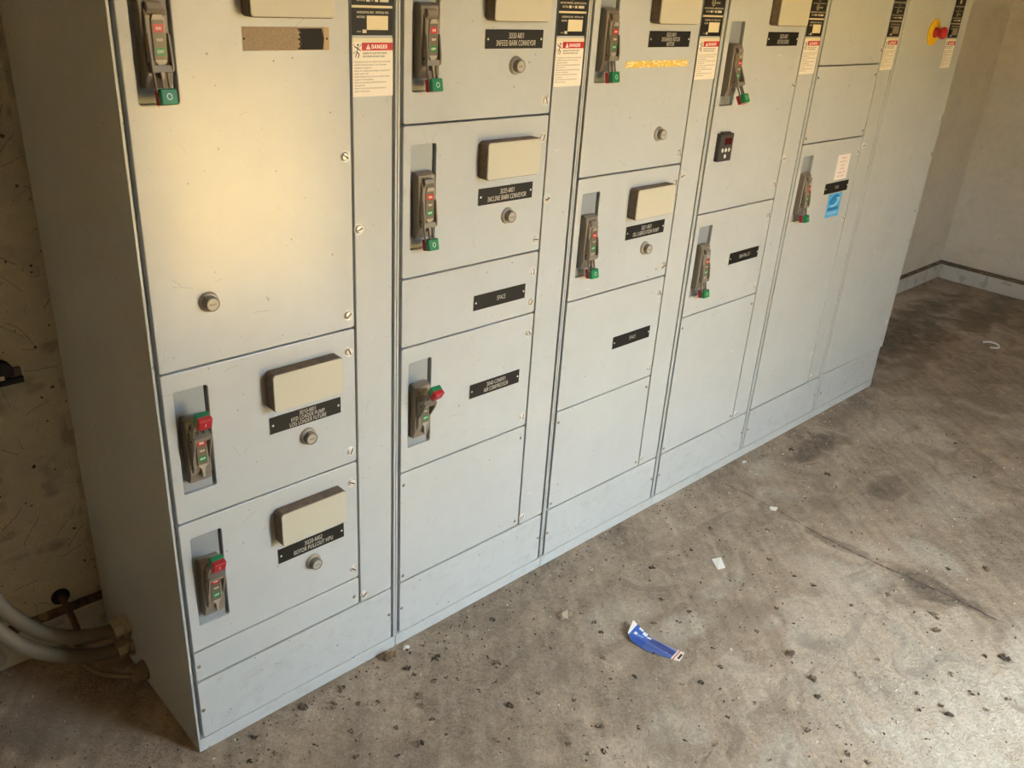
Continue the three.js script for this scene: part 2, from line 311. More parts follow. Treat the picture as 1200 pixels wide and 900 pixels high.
// ---------------------------------------------------------------- printed matter
function plateTexture(lines) {
  return canvasTex(640, 144, (c, w, h) => {
    c.fillStyle = '#0b0907'; c.fillRect(0, 0, w, h);
    c.fillStyle = '#ded9cc'; c.textAlign = 'center'; c.textBaseline = 'middle';
    const n = lines.length, size = n === 3 ? 50 : 56, step = n === 3 ? 42 : 56;
    lines.forEach((t, k) => {
      c.save(); c.translate(w / 2 + 16, h / 2 + 2 + (k - (n - 1) / 2) * step); c.scale(0.70, 1); c.font = size + 'px sans-serif'; c.fillText(t, 0, 0);  c.restore();
    });
  });
}
const dangerTex = canvasTex(512, 576, (c, w, h) => {
  c.fillStyle = '#f2ebdd'; c.fillRect(0, 0, w, h);
  c.fillStyle = '#e9dfc0'; c.fillRect(0, 0, w, 36);
  c.fillStyle = '#c81f1c'; c.fillRect(118, 44, w - 118, 76);
  c.fillStyle = '#fff'; c.beginPath(); c.moveTo(170, 110); c.lineTo(226, 110); c.lineTo(198, 56); c.fill();
  c.fillStyle = '#c81f1c'; c.font = 'bold 40px sans-serif'; c.textAlign = 'center'; c.fillText('!', 198, 106);
  c.fillStyle = '#fff'; c.textAlign = 'left'; c.font = 'bold 58px sans-serif'; c.save(); c.translate(236, 104); c.scale(0.88, 1); c.fillText('DANGER', 0, 0); c.restore();
  c.strokeStyle = '#1c1c1c'; c.lineWidth = 10; c.lineCap = 'round';           // struck figure
  c.beginPath(); c.moveTo(66, 88); c.lineTo(60, 134); c.lineTo(40, 180); c.moveTo(60, 134); c.lineTo(84, 158); c.lineTo(70, 190); c.moveTo(64, 98); c.lineTo(30, 82); c.moveTo(66, 98); c.lineTo(100, 120); c.stroke();
  c.beginPath(); c.arc(70, 66, 11, 0, 7); c.fillStyle = '#1c1c1c'; c.fill();
  c.lineWidth = 5; c.beginPath(); c.moveTo(14, 60); c.lineTo(40, 92); c.moveTo(10, 150); c.lineTo(42, 128); c.moveTo(108, 60); c.lineTo(84, 88); c.stroke();
  c.fillStyle = '#4a4437'; c.font = 'bold 24px sans-serif'; c.save(); c.scale(0.92, 1); c.fillText('HAZARD OF ELECTRIC SHOCK,', 138, 156); c.fillText('EXPLOSION OR ARC FLASH', 138, 186); c.restore();
  c.font = '21px sans-serif'; c.fillStyle = '#6a6151';
  ['This equipment must be installed and serviced only by', 'qualified electrical personnel. Turn off all power', 'supplying this equipment.', 'Always use a properly rated voltage sensing device to', 'confirm power is off.', 'Replace all devices, doors and covers before turning', 'on power to this equipment.', 'Refer to the instruction bulletin before work on', 'this equipment.', 'Failure to follow these instructions will result in', 'death or serious injury.'].forEach((t, k) => { c.save(); c.translate(22, 238 + k * 29); c.scale(0.9, 1); c.fillText(t, 0, 0); c.restore(); });
});
function ratingTexture(kind) {
  return canvasTex(512, 768, (c, w, h) => {
    c.fillStyle = '#0b0908'; c.fillRect(0, 0, w, h);
    c.fillStyle = '#dcd3be'; c.textAlign = 'center';
    c.fillRect(206, 30, 100, 84); c.fillStyle = '#0b0908'; c.font = 'bold 66px sans-serif'; c.fillText('D', 256, 96);
    c.fillStyle = '#dcd3be'; c.font = 'bold 40px sans-serif'; c.fillText('MOTOR CONTROL CENTER', 256, 186); c.font = '30px sans-serif'; c.fillText('TYPE 1', 256, 232); c.fillRect(40, 252, w - 80, 6);
    c.beginPath(); c.arc(228, 316, 40, 0, 7); c.lineWidth = 9; c.strokeStyle = '#dcd3be'; c.stroke(); c.font = 'bold 38px sans-serif'; c.fillText('UL', 228, 330); c.font = 'bold 34px sans-serif'; c.textAlign = 'left'; c.fillText('LISTED', 284, 330);
    c.font = 'bold 30px sans-serif'; c.fillText('MOTOR CONTROL CENTER SECTION', 56 - 40, 402, 480);
    c.fillText('SECTION', 58, 446, 110); c.fillRect(180, 420, 44, 30); c.fillText('OF', 236, 446); c.fillRect(288, 420, 40, 30); c.fillRect(350, 420, 110, 30);
    c.fillStyle = kind ? '#b9ae97' : '#e2d6b4'; c.fillRect(0, 484, w, 24);
    c.fillStyle = '#dcd3be'; c.font = 'bold 28px sans-serif'; c.fillText('HORIZONTAL BUS   VERTICAL BUS', 60, 560, 400); c.fillText('RATING', 60, 604, 110);
    c.fillStyle = kind ? '#8f8573' : '#ecdfba'; c.fillRect(184, 580, 270, 136);
    c.fillStyle = '#dcd3be'; c.font = '22px sans-serif'; c.fillText('AMPS', 60, 740); c.fillRect(130, 712, 50, 34);
  });
}
const ratingTexA = ratingTexture(0), ratingTexB = ratingTexture(1);
const faceTex = canvasTex(192, 576, (c, w, h) => {
  c.fillStyle = '#6d6454'; c.fillRect(0, 0, w, h); c.textAlign = 'center'; c.textBaseline = 'middle'; c.font = 'bold 66px sans-serif';
  c.fillStyle = '#c4262c'; c.fillRect(8, 60, w - 16, 118); c.fillStyle = '#f5ece0'; c.fillText('ON', w / 2, 122);
  c.font = 'bold 54px sans-serif'; c.fillStyle = '#f2e9d6'; c.fillText('TRIP', w / 2, 288, 160);
  c.fillStyle = '#15824a'; c.fillRect(8, 396, w - 16, 118); c.fillStyle = '#eef5e6'; c.font = 'bold 66px sans-serif'; c.fillText('OFF', w / 2, 458, 166);
});
const gripOffTex = canvasTex(128, 128, (c, w, h) => { c.fillStyle = '#0f7f4a'; c.fillRect(0, 0, w, h); c.strokeStyle = '#cfe6d4'; c.lineWidth = 9; c.beginPath(); c.ellipse(64, 64, 25, 31, 0, 0, 7); c.stroke(); });
const gripOnTex = canvasTex(128, 128, (c, w, h) => { c.fillStyle = '#b5202c'; c.fillRect(0, 0, w, h); c.fillStyle = '#e8cfc6'; c.fillRect(58, 34, 11, 60); });
const resetTex = canvasTex(128, 128, (c, w, h) => { c.fillStyle = '#b6b0a2'; c.fillRect(0, 0, w, h); c.fillStyle = '#5b5448'; c.font = 'bold 27px sans-serif'; c.textAlign = 'center'; c.textBaseline = 'middle'; c.fillText('RESET', 64, 66, 84); });
const noticeTex = canvasTex(256, 256, (c, w, h) => {
  c.fillStyle = '#f5ece6'; c.fillRect(0, 0, w, h); c.fillStyle = '#b98f86'; c.textAlign = 'center'; c.font = '26px sans-serif';
  ['WARNING', 'TURN OFF ALL', 'POWER', 'BEFORE', 'OPENING THE', 'ENCLOSURE'].forEach((t, k) => c.fillText(t, 128, 44 + k * 37, 210));
});
const blueTex = canvasTex(256, 256, (c, w, h) => {
  c.fillStyle = '#58b4ee'; c.fillRect(0, 0, w, h); c.fillStyle = '#1878c4'; c.beginPath(); c.ellipse(132, 78, 92, 58, -0.3, 0, 7); c.fill();
  c.fillStyle = '#9fd6f7'; c.beginPath(); c.ellipse(150, 96, 88, 40, -0.4, 0, 7); c.fill(); c.fillStyle = '#2b8ed6'; c.beginPath(); c.ellipse(120, 92, 60, 32, -0.3, 0, 7); c.fill();
  c.fillStyle = '#1c80cc'; c.fillRect(26, 150, 204, 34); c.fillStyle = '#9fd6f7'; c.fillRect(26, 200, 204, 8); c.fillRect(26, 218, 204, 8);
});
const tapeTex = canvasTex(512, 40, (c, w, h) => {
  c.fillStyle = '#e9c75e'; c.fillRect(0, 0, w, h); const R = rng(5); c.fillStyle = '#fbf0c8'; for (let k = 0; k < 70; k++) c.fillRect(R() * w, R() * h, 4 + R() * 14, 3 + R() * 7);
  c.fillStyle = '#c89a3a'; for (let k = 0; k < 40; k++) c.fillRect(R() * w, R() * h, 3 + R() * 8, 2 + R() * 4);
});
const residueTex = canvasTex(640, 144, (c, w, h) => {
  c.fillStyle = '#a89478'; c.fillRect(0, 0, w, h); const R = rng(8);
  for (let k = 0; k < 2600; k++) { const x = R() * 410; c.fillStyle = ['#b9a587', '#927e63', '#c9a07a', '#86735a'][Math.floor(R() * 4)]; c.fillRect(x, R() * h, 1 + R() * 4, 1 + R() * 3); }
  c.fillStyle = '#0e0b08'; c.beginPath(); c.moveTo(398, 10); c.lineTo(584, 8); c.lineTo(600, 70); c.lineTo(588, 140); c.lineTo(404, 140);
  for (let k = 0; k < 9; k++) c.lineTo(398 + (k % 2) * 14 + R() * 8, 132 - k * 14); c.fill();
  c.fillStyle = '#c9ab82'; c.fillRect(602, 0, 38, h); for (let k = 0; k < 60; k++) { c.fillStyle = '#c9a07a'; c.fillRect(396 + R() * 26, R() * h, 2, 5); }
  c.fillStyle = '#201810'; c.beginPath(); c.arc(12, 72, 7, 0, 7); c.arc(622, 72, 7, 0, 7); c.fill();
});
const printed = (t, r = 0.45) => std(0xffffff, r, { map: t });
M.danger = printed(dangerTex); M.ratingA = printed(ratingTexA, 0.6); M.ratingB = printed(ratingTexB, 0.6);
M.face = printed(faceTex, 0.35); M.gripOff = printed(gripOffTex, 0.38); M.gripOn = printed(gripOnTex, 0.38); M.reset = printed(resetTex, 0.3);
M.notice = printed(noticeTex, 0.6); M.blue = printed(blueTex, 0.4); M.tape = printed(tapeTex, 0.7); M.residue = printed(residueTex, 0.7);

// ---------------------------------------------------------------- motor control cabinets
// a thin printed sheet or plate: front face carries the print, uv 0..1
function plate(x0, x1, y0, y1, thick) { const g = new THREE.BoxGeometry(x1 - x0, y1 - y0, thick); g.translate((x0 + x1) / 2, (y0 + y1) / 2, thick / 2); return g; }
const plateMats = (front, edge) => [edge, edge, edge, edge, front, edge];

const latchGeo = join([turned([[0, 0.0034], [0.0050, 0.0034], [0.0074, 0.0022], [0.0082, 0.0004], [0.0082, -0.001]], 20), turned([[0.0082, -0.001], [0.0102, 0.0008], [0.0108, -0.001]], 20)]);
const slotGeo = box(-0.0012, 0.0012, -0.0064, 0.0064, 0.0024, 0.0037);
const screwGeo = turned([[0, 0.0022], [0.0022, 0.002], [0.0040, 0.0008], [0.0042, -0.0005]], 14);
const rivetGeo = turned([[0, 0.0022], [0.0016, 0.0018], [0.0024, 0.0008]], 12);
const ringGeo = turned([[0.0115, 0.006], [0.0148, 0.0062], [0.0172, 0.0042], [0.0182, 0.0], [0.0182, -0.002]], 32);
const collarGeo = turned([[0.0100, 0.0175], [0.0116, 0.0178], [0.0128, 0.0165], [0.0130, 0.006], [0.0130, 0.0]], 32);
const capGeo = (() => { const g = new THREE.CircleGeometry(0.0104, 28); g.translate(0, 0, 0.0168); return g; })();
const coverBox = (w, h, d, r, z0) => {
  const b = 0.0008, g = new THREE.ExtrudeGeometry(roundRect(new THREE.Shape(), b, b, w - b, h - b, r), { depth: d - 2 * b, bevelEnabled: true, bevelThickness: b, bevelSize: b, bevelSegments: 2, curveSegments: 6 });
  g.translate(0, 0, z0 + b); return metreUV(g);
};
const coverGeo = coverBox(6.05 * I, 3.05 * I, 1.02 * I, 0.007, 0), coverFaceGeo = coverBox(5.94 * I, 2.94 * I, 0.003, 0.0055, 1.0 * I).translate(0.055 * I, 0.055 * I, 0);

// handle mechanism, all in inches from the recess's lower left corner, z out of the door
function profileX(pts, x0, x1, bevel = 0.02) { // polygon of [y, z] pulled along x
  const s = new THREE.Shape(pts.map(([y, z]) => new THREE.Vector2(y * I, z * I)));
  const b = bevel * I, g = new THREE.ExtrudeGeometry(s, { depth: (x1 - x0) * I - 2 * b, bevelEnabled: true, bevelThickness: b, bevelSize: b, bevelSegments: 1, curveSegments: 4 });
  g.translate(0, 0, x0 * I + b);
  const m = new THREE.Matrix4().set(0, 0, 1, 0, 1, 0, 0, 0, 0, 1, 0, 0, 0, 0, 0, 1);
  g.applyMatrix4(m); return g;
}
const housingGeo = join([
  profileX([[0.95, -0.25], [6.0, -0.25], [6.05, 0.15], [5.85, 0.55], [5.2, 0.62], [1.7, 0.62], [1.0, 0.35]], 0.12, 1.75, 0.05),
  profileX([[1.6, 0.3], [5.5, 0.3], [5.3, 0.68], [4.95, 0.86], [2.35, 0.86], [1.9, 0.68]], 0.30, 1.62, 0.05),
  profileX([[5.0, 0.4], [5.7, 0.4], [5.62, 0.95], [5.35, 1.02], [5.05, 0.8]], 0.45, 1.35, 0.04),
]);
const faceBlockGeo = (() => {
  const s = new THREE.Shape();
  [[0.62, 2.55], [0.62, 4.75], [0.74, 5.02], [1.22, 5.02], [1.34, 4.75], [1.34, 2.55], [1.08, 2.22], [1.04, 1.55], [0.90, 1.55], [0.86, 2.22]].forEach(([x, y], k) => s[k ? 'lineTo' : 'moveTo'](x * I, y * I));
  const g = new THREE.ExtrudeGeometry(s, { depth: 0.5 * I, bevelEnabled: true, bevelThickness: 0.03 * I, bevelSize: 0.02 * I, bevelSegments: 1 });
  g.translate(0, 0, 0.5 * I); return metreUV(g);
})();
const faceLabelGeo = plate(0.65 * I, 1.31 * I, 2.6 * I, 4.74 * I, 0.0006).translate(0, 0, 1.03 * I);
const PIV = [0, 3.5, 0.6];
const cheek = (x0) => join([profileX([[-1.55, -0.32], [-1.1, -0.42], [0.4, -0.5], [0.62, -0.2], [0.62, 0.25], [0.35, 0.5], [-1.0, 0.42], [-1.55, 0.3]], x0, x0 + 0.13, 0.025)]);
const rodGeo = (x, z) => box((x - 0.05) * I, (x + 0.05) * I, -2.75 * I, -1.3 * I, (z - 0.09) * I, (z + 0.09) * I, 0.001);
const leverGeo = join([cheek(0.30), cheek(1.50), rodGeo(0.42, 0.12), rodGeo(0.85, 0.14), rodGeo(1.22, 0.12), profileX([[-1.62, -0.3], [-1.3, -0.3], [-1.3, 0.25], [-1.62, 0.25]], 0.34, 1.6, 0.03)]);
const pinGeo = (() => { const g = new THREE.CylinderGeometry(0.075 * I, 0.075 * I, 0.02 * I, 14); g.rotateZ(Math.PI / 2); return g; })();
const gripFrontGeo = new RoundedBoxGeometry(1.02 * I, 0.92 * I, 0.48 * I, 3, 0.10 * I).translate(0.98 * I, -3.0 * I, 0.22 * I);
const gripBackGeo = new RoundedBoxGeometry(1.02 * I, 0.92 * I, 0.48 * I, 3, 0.10 * I).translate(0.98 * I, -3.0 * I, -0.22 * I);
const gripMarkF = plate(0.62 * I, 1.34 * I, -3.34 * I, -2.66 * I, 0.0004).translate(0, 0, 0.458 * I);
const gripMarkB = plate(0.62 * I, 1.34 * I, -3.34 * I, -2.66 * I, 0.0004).rotateX(Math.PI).translate(0, -6.0 * I, -0.458 * I);

function addHandle(sec, rx, ry, on, tilt) {
  // recess pan behind the door cut-out: back plate with a gap along its right edge
  const pan = mesh('recess_pan', join([box(-0.1 * I, 2.28 * I, -0.1 * I, 8.2 * I, -0.40 * I, -0.30 * I)]), M.galv, sec);
  pan.position.set(rx * I, ry * I, 0);
  const h = mesh('disconnect_handle', housingGeo, M.bronze, sec);
  h.position.set((rx + 0.25) * I, ry * I, -0.004);
  h.userData.label = on ? 'bronze handle switched up with red grip' : 'bronze handle switched down with green grip';
  mesh('face_block', faceBlockGeo, M.bronzeLight, h);
  mesh('position_label', faceLabelGeo, plateMats(M.face, M.bronzeLight), h);
  const a = on ? Math.PI + tilt : -tilt;
  const place = (m) => { m.position.set(0, PIV[1] * I, PIV[2] * I); m.rotation.x = a; return m; };
  place(mesh('lever', leverGeo, M.bronze, h));
  for (const y of [0, -1.15]) { const q = mesh('pin', pinGeo, M.dark, h); place(q); q.position.add(new THREE.Vector3(0.285 * I, Math.cos(a) * y * I, Math.sin(a) * y * I)); }
  place(mesh('green_grip', gripFrontGeo, M.green, h)); place(mesh('red_grip', gripBackGeo, M.red, h));
  place(mesh('off_mark', gripMarkF, plateMats(M.gripOff, M.green), h)); place(mesh('on_mark', gripMarkB, plateMats(M.gripOn, M.red), h));
}
function addLatch(sec, x, y, turn) { const l = mesh('latch', latchGeo, M.zinc, sec); l.position.set(x * I, y * I, 0.0005); const s = mesh('slot', slotGeo, M.dark, l); s.rotation.z = turn; }
function addScrew(sec, x, y) { const l = mesh('screw', screwGeo, M.bronze, sec); l.position.set(x * I, y * I, 0.0003); }
function addNameplate(sec, x, y, lines, w = 6.25, h = 1.4) {
  const p = mesh('nameplate', plate(0, w * I, 0, h * I, 0.0016), plateMats(printed(plateTexture(lines), 0.62), M.laminateEdge), sec);
  p.position.set(x * I, y * I, 0.0002); p.userData.label = 'black nameplate engraved ' + lines.join(' ').toLowerCase();
  for (const rx of [0.24, w - 0.24]) { const r = mesh('rivet', rivetGeo, M.white, p); r.position.set(rx * I, h / 2 * I, 0.0016); }
}
function addButton(sec, x, y) {
  const b = mesh('reset_button', ringGeo, M.bronzeLight, sec); b.position.set(x * I, y * I, 0);
  mesh('collar', collarGeo, M.bronze, b); mesh('cap', capGeo, M.reset, b); b.userData.label = 'round steel reset push button';
}
function addCover(sec, x, y) { const c = mesh('blank_cover', coverGeo, M.grime, sec); c.position.set(x * I, y * I, 0); mesh('cover_face', coverFaceGeo, M.ivory, c); c.userData.label = 'blank cover box with grimy brown rim and ivory face'; }
function addDoor(sec, x0, y0, x1, y1, holes, z = 0, name = 'door') {
  const g = sheet(0, 0, (x1 - x0) * I, (y1 - y0) * I, 0.019, holes.map((h) => [(h[0] - x0) * I, (h[1] - y0) * I, (h[2] - x0) * I, (h[3] - y0) * I]));
  metreUV(g, sec.position.x + x0 * I * 1.0 + y0 * 0.031, y0 * I * 1.0 + sec.position.x * 0.7);
  const d = mesh(name, g, name === 'base_panel' ? M.paintScuffed : M.paint, sec); d.position.set(x0 * I, y0 * I, z); return d;
}
const EW = 0.50, DW = 15.90, WL = 16.10, WR = 19.49;
function cabinet(k, label) {
  const s = new THREE.Group(); s.name = numbered('motor_control_cabinet'); s.position.set(k * 20 * I, 0, 0); scene.add(s);
  tag(s, label, 'cabinet', 'grey motor control cabinets in a row');
  const W = 20 * I, e = 0.0006;
  const body = join([box(e, W - e, 0.006, 90 * I, -0.5, -0.055), // carcass, then the turned-in front flanges
    box(e, 0.22 * I, 1.36 * I, 90 * I, -0.06, -0.0008, 0.0012), box(W - 0.22 * I, W - e, 1.36 * I, 90 * I, -0.06, -0.0008, 0.0012)]);
  metreUV(body, k * 0.37, k * 0.21);
  mesh('body', body, M.paint, s);
  mesh('sill', metreUV(box(e, W - e, 0.001, 1.33 * I, -0.06, 0.0, 0.0015), k * 0.3, 0.1), M.paintScuffed, s);
  addDoor(s, EW, 1.42, 19.5, 7.26, [], 0, 'base_panel');
  for (const [x, y] of [[0.75, 4.3], [19.25, 4.3]]) addScrew(s, x, y);
  addDoor(s, EW, 84.2, 19.5, 89.9, [], 0, 'top_panel');
  return s;
}
function wireway(s, latchYs, rating) {
  addDoor(s, WL, 7.42, WR, 84.1, [], 0, 'wireway_door');
  for (const y of latchYs) addLatch(s, 16.45, y, 0.6 + y);
  const r = mesh('rating_label', plate(16.1 * I, 19.46 * I, 55.62 * I, 60.75 * I, 0.0007), plateMats(rating, M.dark), s); r.position.z = 0.0002;
  const d = mesh('danger_label', plate(16.1 * I, 19.5 * I, 51.6 * I, 55.45 * I, 0.0006), plateMats(M.danger, M.white), s); d.position.z = 0.0003;
  r.userData.label = 'black rating label'; d.userData.label = 'white and red DANGER label';
}
// a unit door: opt.handle 'off' | 'on'
function unit(s, y0, y1, opt = {}) {
  const holes = [], ry = opt.handleY ?? y1 - 9.65;
  if (opt.handle) holes.push([1.25, ry, 3.7, ry + 8.15]);
  addDoor(s, EW, y0 + 0.075, DW, y1 - 0.075, holes);
  if (opt.handle) addHandle(s, 1.25, ry, opt.handle === 'on', opt.tilt ?? (opt.handle === 'on' ? 0.36 : 0.2));
  if (opt.latches !== false) { addLatch(s, 15.35, y1 - 1.9, y0); addLatch(s, 15.35, y0 + 1.15, y1 * 2); }
  if (opt.cover) addCover(s, 8.1, y1 - 4.7);
  if (opt.lines) addNameplate(s, 8.2, opt.plateY ?? y1 - 6.95, opt.lines);
  if (opt.button) addButton(s, ...opt.button);
}
function blank(s, y0, y1, screws = true) {
  addDoor(s, EW, y0 + 0.075, DW, y1 - 0.075, []);
  if (screws) for (const [x, y] of [[0.85, y1 - 1.3], [0.85, y0 + 0.7], [15.4, y1 - 1.3], [15.4, y0 + 0.7]]) addScrew(s, x, y);
}
const TOP = 61.4, CEIL = 84.16;
{ // 1
  const s = cabinet(0, 'grey cabinet nearest the conduits, with two red-gripped handles low on it');
  blank(s, 7.4, 10.4, false); addScrew(s, 15.4, 8.4); addScrew(s, 0.8, 8.9);
  unit(s, 10.4, 22.4, { handle: 'on', cover: true, lines: ['3020-M02', 'ROTOR PULLOUT HPU'], button: [11.4, 14.25] });
  unit(s, 22.4, 34.4, { handle: 'on', cover: true, lines: ['3010-M01', 'HYD LOADER PUMP', 'LOG LOADER FUTURE'], button: [11.4, 26.3] });
  unit(s, 34.4, TOP, { handle: 'off', cover: true, button: [4.35, 38.9], latches: false });
  addLatch(s, 15.35, 47.6, 1); addLatch(s, 15.35, 35.55, 2.2);
  const rp = mesh('nameplate_residue', plate(8.05 * I, 14.3 * I, 54.7 * I, 56.12 * I, 0.0005), plateMats(M.residue, M.laminateEdge), s); rp.position.z = 0.0002; rp.userData.label = 'scraped glue patch with a scrap of black plate';
  blank(s, TOP, CEIL); wireway(s, [42.15, 8.15], M.ratingA);
}
{ // 2
  const s = cabinet(1, 'grey cabinet second from the conduits, with the red-gripped handle of the air compressor');
  blank(s, 7.4, 19.4);
  unit(s, 19.4, 31.4, { handle: 'on', tilt: 0.62, lines: ['3040-COMP01', 'AIR COMPRESSOR'], plateY: 24.55 });
  unit(s, 31.4, 37.4, { lines: ['SPACE'], plateY: 33.15 });
  unit(s, 37.4, 49.4, { handle: 'off', cover: true, lines: ['3035-M01', 'INCLINE BARK CONVEYOR'], button: [11.65, 41.2] });
  unit(s, 49.4, TOP, { handle: 'off', cover: true, lines: ['3030-M01', 'INFEED BARK CONVEYOR'], plateY: 54.68, button: [11.6, 53.4] });
  blank(s, TOP, CEIL); wireway(s, [42.1, 8.25], M.ratingA);
}
{ // 3
  const s = cabinet(2, 'grey cabinet third from the conduits, with a strip of yellow tape on its upper door');
  blank(s, 7.4, 19.4);
  unit(s, 19.4, 31.4, { lines: ['SPACE'], plateY: 24.55 });
  unit(s, 31.4, 43.4, { handle: 'off', cover: true, lines: ['3021-M01', 'OIL LUBRICATION PUMP'], button: [11.65, 35.15] });
  unit(s, 43.4, TOP, { handle: 'off', cover: true, lines: ['3020-M01', 'DEBARKER ROTOR', 'MOTOR'], plateY: 54.66, button: [11.5, 46.7] });
  const t = mesh('tape_strip', plate(5.35 * I, 14.7 * I, 52.9 * I, 53.5 * I, 0.0005), plateMats(M.tape, M.tape), s); t.position.z = 0.0002; t.userData.label = 'torn strip of yellow tape';
  blank(s, TOP, CEIL); wireway(s, [42.1, 8.25], M.ratingA);
}
{ // 4
  const s = cabinet(3, 'grey cabinet with the small dark drive keypad on its upper door');
  blank(s, 7.4, 25.4);
  unit(s, 25.4, 37.4, { handle: 'off', lines: ['3045-PNL-LT1'], plateY: 30.45 });
  unit(s, 37.4, TOP, { handle: 'off', handleY: 48.85, tilt: 0.52, cover: true, lines: ['3020-M01', 'ROTOR DRIVE'], plateY: 54.66, latches: false });
  addLatch(s, 15.35, 39.2, 0.4); addLatch(s, 15.35, 50.4, 1.4);
  const kp = mesh('drive_keypad', join([box(1.75 * I, 4.2 * I, 43.1 * I, 46.0 * I, -0.001, 0.55 * I, 0.0025), box(2.2 * I, 3.75 * I, 45.9 * I, 46.15 * I, 0.001, 0.45 * I, 0.002)]), M.rubber, s);
  mesh('display', box(2.55 * I, 3.85 * I, 44.85 * I, 45.55 * I, 0.55 * I, 0.565 * I), std(lin(0.07, 0.012, 0.012), 0.15), kp);
  for (const [x, y] of [[2.35, 44.3], [2.95, 44.3], [3.55, 44.3], [2.95, 43.65]]) { const b = mesh('key', turned([[0, 0.0022], [0.0042, 0.0018], [0.0050, 0]], 16), M.white, kp); b.position.set(x * I, y * I, 0.55 * I); b.scale.set(0.85, 1.15, 1); }
  blank(s, TOP, CEIL); wireway(s, [42.15, 8.1], M.ratingA);
}
{ // 5
  const s = cabinet(4, 'grey cabinet with the blue sticker below its nameplate');
  unit(s, 7.4, 43.4, { handle: 'off', plateY: 36.45, lines: ['MAIN'], latches: false });
  for (const y of [32.4, 41.4, 12.0]) addLatch(s, 15.4, y, y);
  blank(s, 43.4, 52.4); addDoor(s, EW, 52.46, DW, CEIL, []);
  addLatch(s, 15.4, 54.0, 0.8);
  const n = mesh('notice', plate(10.2 * I, 13.5 * I, 38.1 * I, 41.35 * I, 0.0004), plateMats(M.notice, M.white), s); n.position.z = 0.0002; n.userData.label = 'white paper notice with red lettering';
  const b = mesh('sticker', plate(9.9 * I, 13.5 * I, 33.1 * I, 36.3 * I, 0.0004), plateMats(M.blue, M.white), s); b.position.z = 0.0002; b.userData.label = 'blue sticker with pale curved bands';
  wireway(s, [42.1, 8.1], M.ratingB);
}
{ // 6
  const s = cabinet(5, 'grey end cabinet with the red mushroom emergency stop');
  const d = addDoor(s, EW, 7.46, 19.95, CEIL, []); d.rotation.y = -0.014;
  const r = mesh('rating_label', plate(14.3 * I, 17.6 * I, 55.5 * I, 60.7 * I, 0.0007), plateMats(M.ratingB, M.dark), s); r.position.z = 0.0064; r.rotation.y = 0;
  const w = mesh('danger_label', plate(14.2 * I, 17.5 * I, 51.5 * I, 55.35 * I, 0.0006), plateMats(M.danger, M.white), s); w.position.z = 0.0064;
  r.userData.label = 'black rating label'; w.userData.label = 'white and red DANGER label';
  const z = 0.0035;
  const es = mesh('emergency_stop', turned([[0.012, 0.0042], [0.0405, 0.0042], [0.0425, 0.003], [0.043, 0], [0.043, -0.002]], 40), M.yellow, s); es.position.set(9.5 * I, 56.2 * I, z + 0.002); es.userData.label = 'red mushroom button on a yellow disc';
  mesh('stem', turned([[0.0165, 0.0035], [0.0165, 0.010], [0.0128, 0.012], [0.0128, 0.026]], 28), M.red, es);
  mesh('mushroom_head', turned([[0.0128, 0.020], [0.0175, 0.024], [0.0200, 0.030], [0.0198, 0.036], [0.0165, 0.042], [0.0085, 0.0445], [0, 0.045]], 32), M.red, es);
  for (const y of [44.5, 39.2, 12]) addLatch(s, 19.2, y, y);
  for (const y of [30.5, 9]) addScrew(s, 18.9, y);
}
scene.children.filter((o) => o.name === 'motor_control_cabinet_005').forEach((s) => s.children.filter((c) => c.name === 'latch' || c.name === 'screw').forEach((c) => { c.position.z += 0.0066; }));

// ---------------------------------------------------------------- conduits and wiring at the near end
function tube(pts, r, seg = 60, rad = 18) { return new THREE.TubeGeometry(new THREE.CatmullRomCurve3(pts.map((p) => new THREE.Vector3(...p)), false, 'centripetal'), seg, r, rad); }
function fitting(name, y, z, parentLabel) {
  const hex = (r, x0, x1) => { const g = new THREE.CylinderGeometry(r, r, x1 - x0, 8); g.rotateZ(Math.PI / 2); g.translate((x0 + x1) / 2, 0, 0); const f = g.toNonIndexed(); f.computeVertexNormals(); return f; };
  const rnd = (r, x0, x1) => { const g = new THREE.CylinderGeometry(r, r, x1 - x0, 24); g.rotateZ(Math.PI / 2); g.translate((x0 + x1) / 2, 0, 0); return g.toNonIndexed(); };
  const f = mesh(name, join([rnd(0.019, -0.012, 0.0), hex(0.0265, -0.010, -0.001), rnd(0.0205, -0.020, -0.009), hex(0.0255, -0.036, -0.017)]), M.brass);
  f.position.set(0, y, z); return f;
}
const up = [[-0.018, 0.122, -0.337], [-0.06, 0.126, -0.338], [-0.111, 0.145, -0.338], [-0.164, 0.184, -0.338], [-0.201, 0.231, -0.338], [-0.237, 0.300, -0.338], [-0.262, 0.40, -0.340], [-0.275, 0.55, -0.345], [-0.28, 0.9, -0.35], [-0.28, 2.0, -0.35], [-0.28, 2.74, -0.35]];
const lo = [[-0.018, 0.068, -0.333], [-0.07, 0.076, -0.333], [-0.127, 0.104, -0.333], [-0.172, 0.138, -0.333], [-0.211, 0.178, -0.333], [-0.248, 0.238, -0.333], [-0.292, 0.34, -0.335], [-0.325, 0.50, -0.34], [-0.335, 0.9, -0.35], [-0.335, 2.0, -0.35], [-0.335, 2.74, -0.35]];
tag(mesh('flexible_conduit', tube(up, 0.0158, 90), M.conduit), 'upper grey flexible conduit curving into the cabinet side', 'conduit', 'flexible conduits');
tag(mesh('flexible_conduit', tube(lo, 0.0162, 90), M.conduit), 'lower grey flexible conduit curving into the cabinet side', 'conduit', 'flexible conduits');
tag(fitting('conduit_connector', 0.122, -0.337), 'upper steel conduit connector on the cabinet side', 'connector', 'conduit connectors');
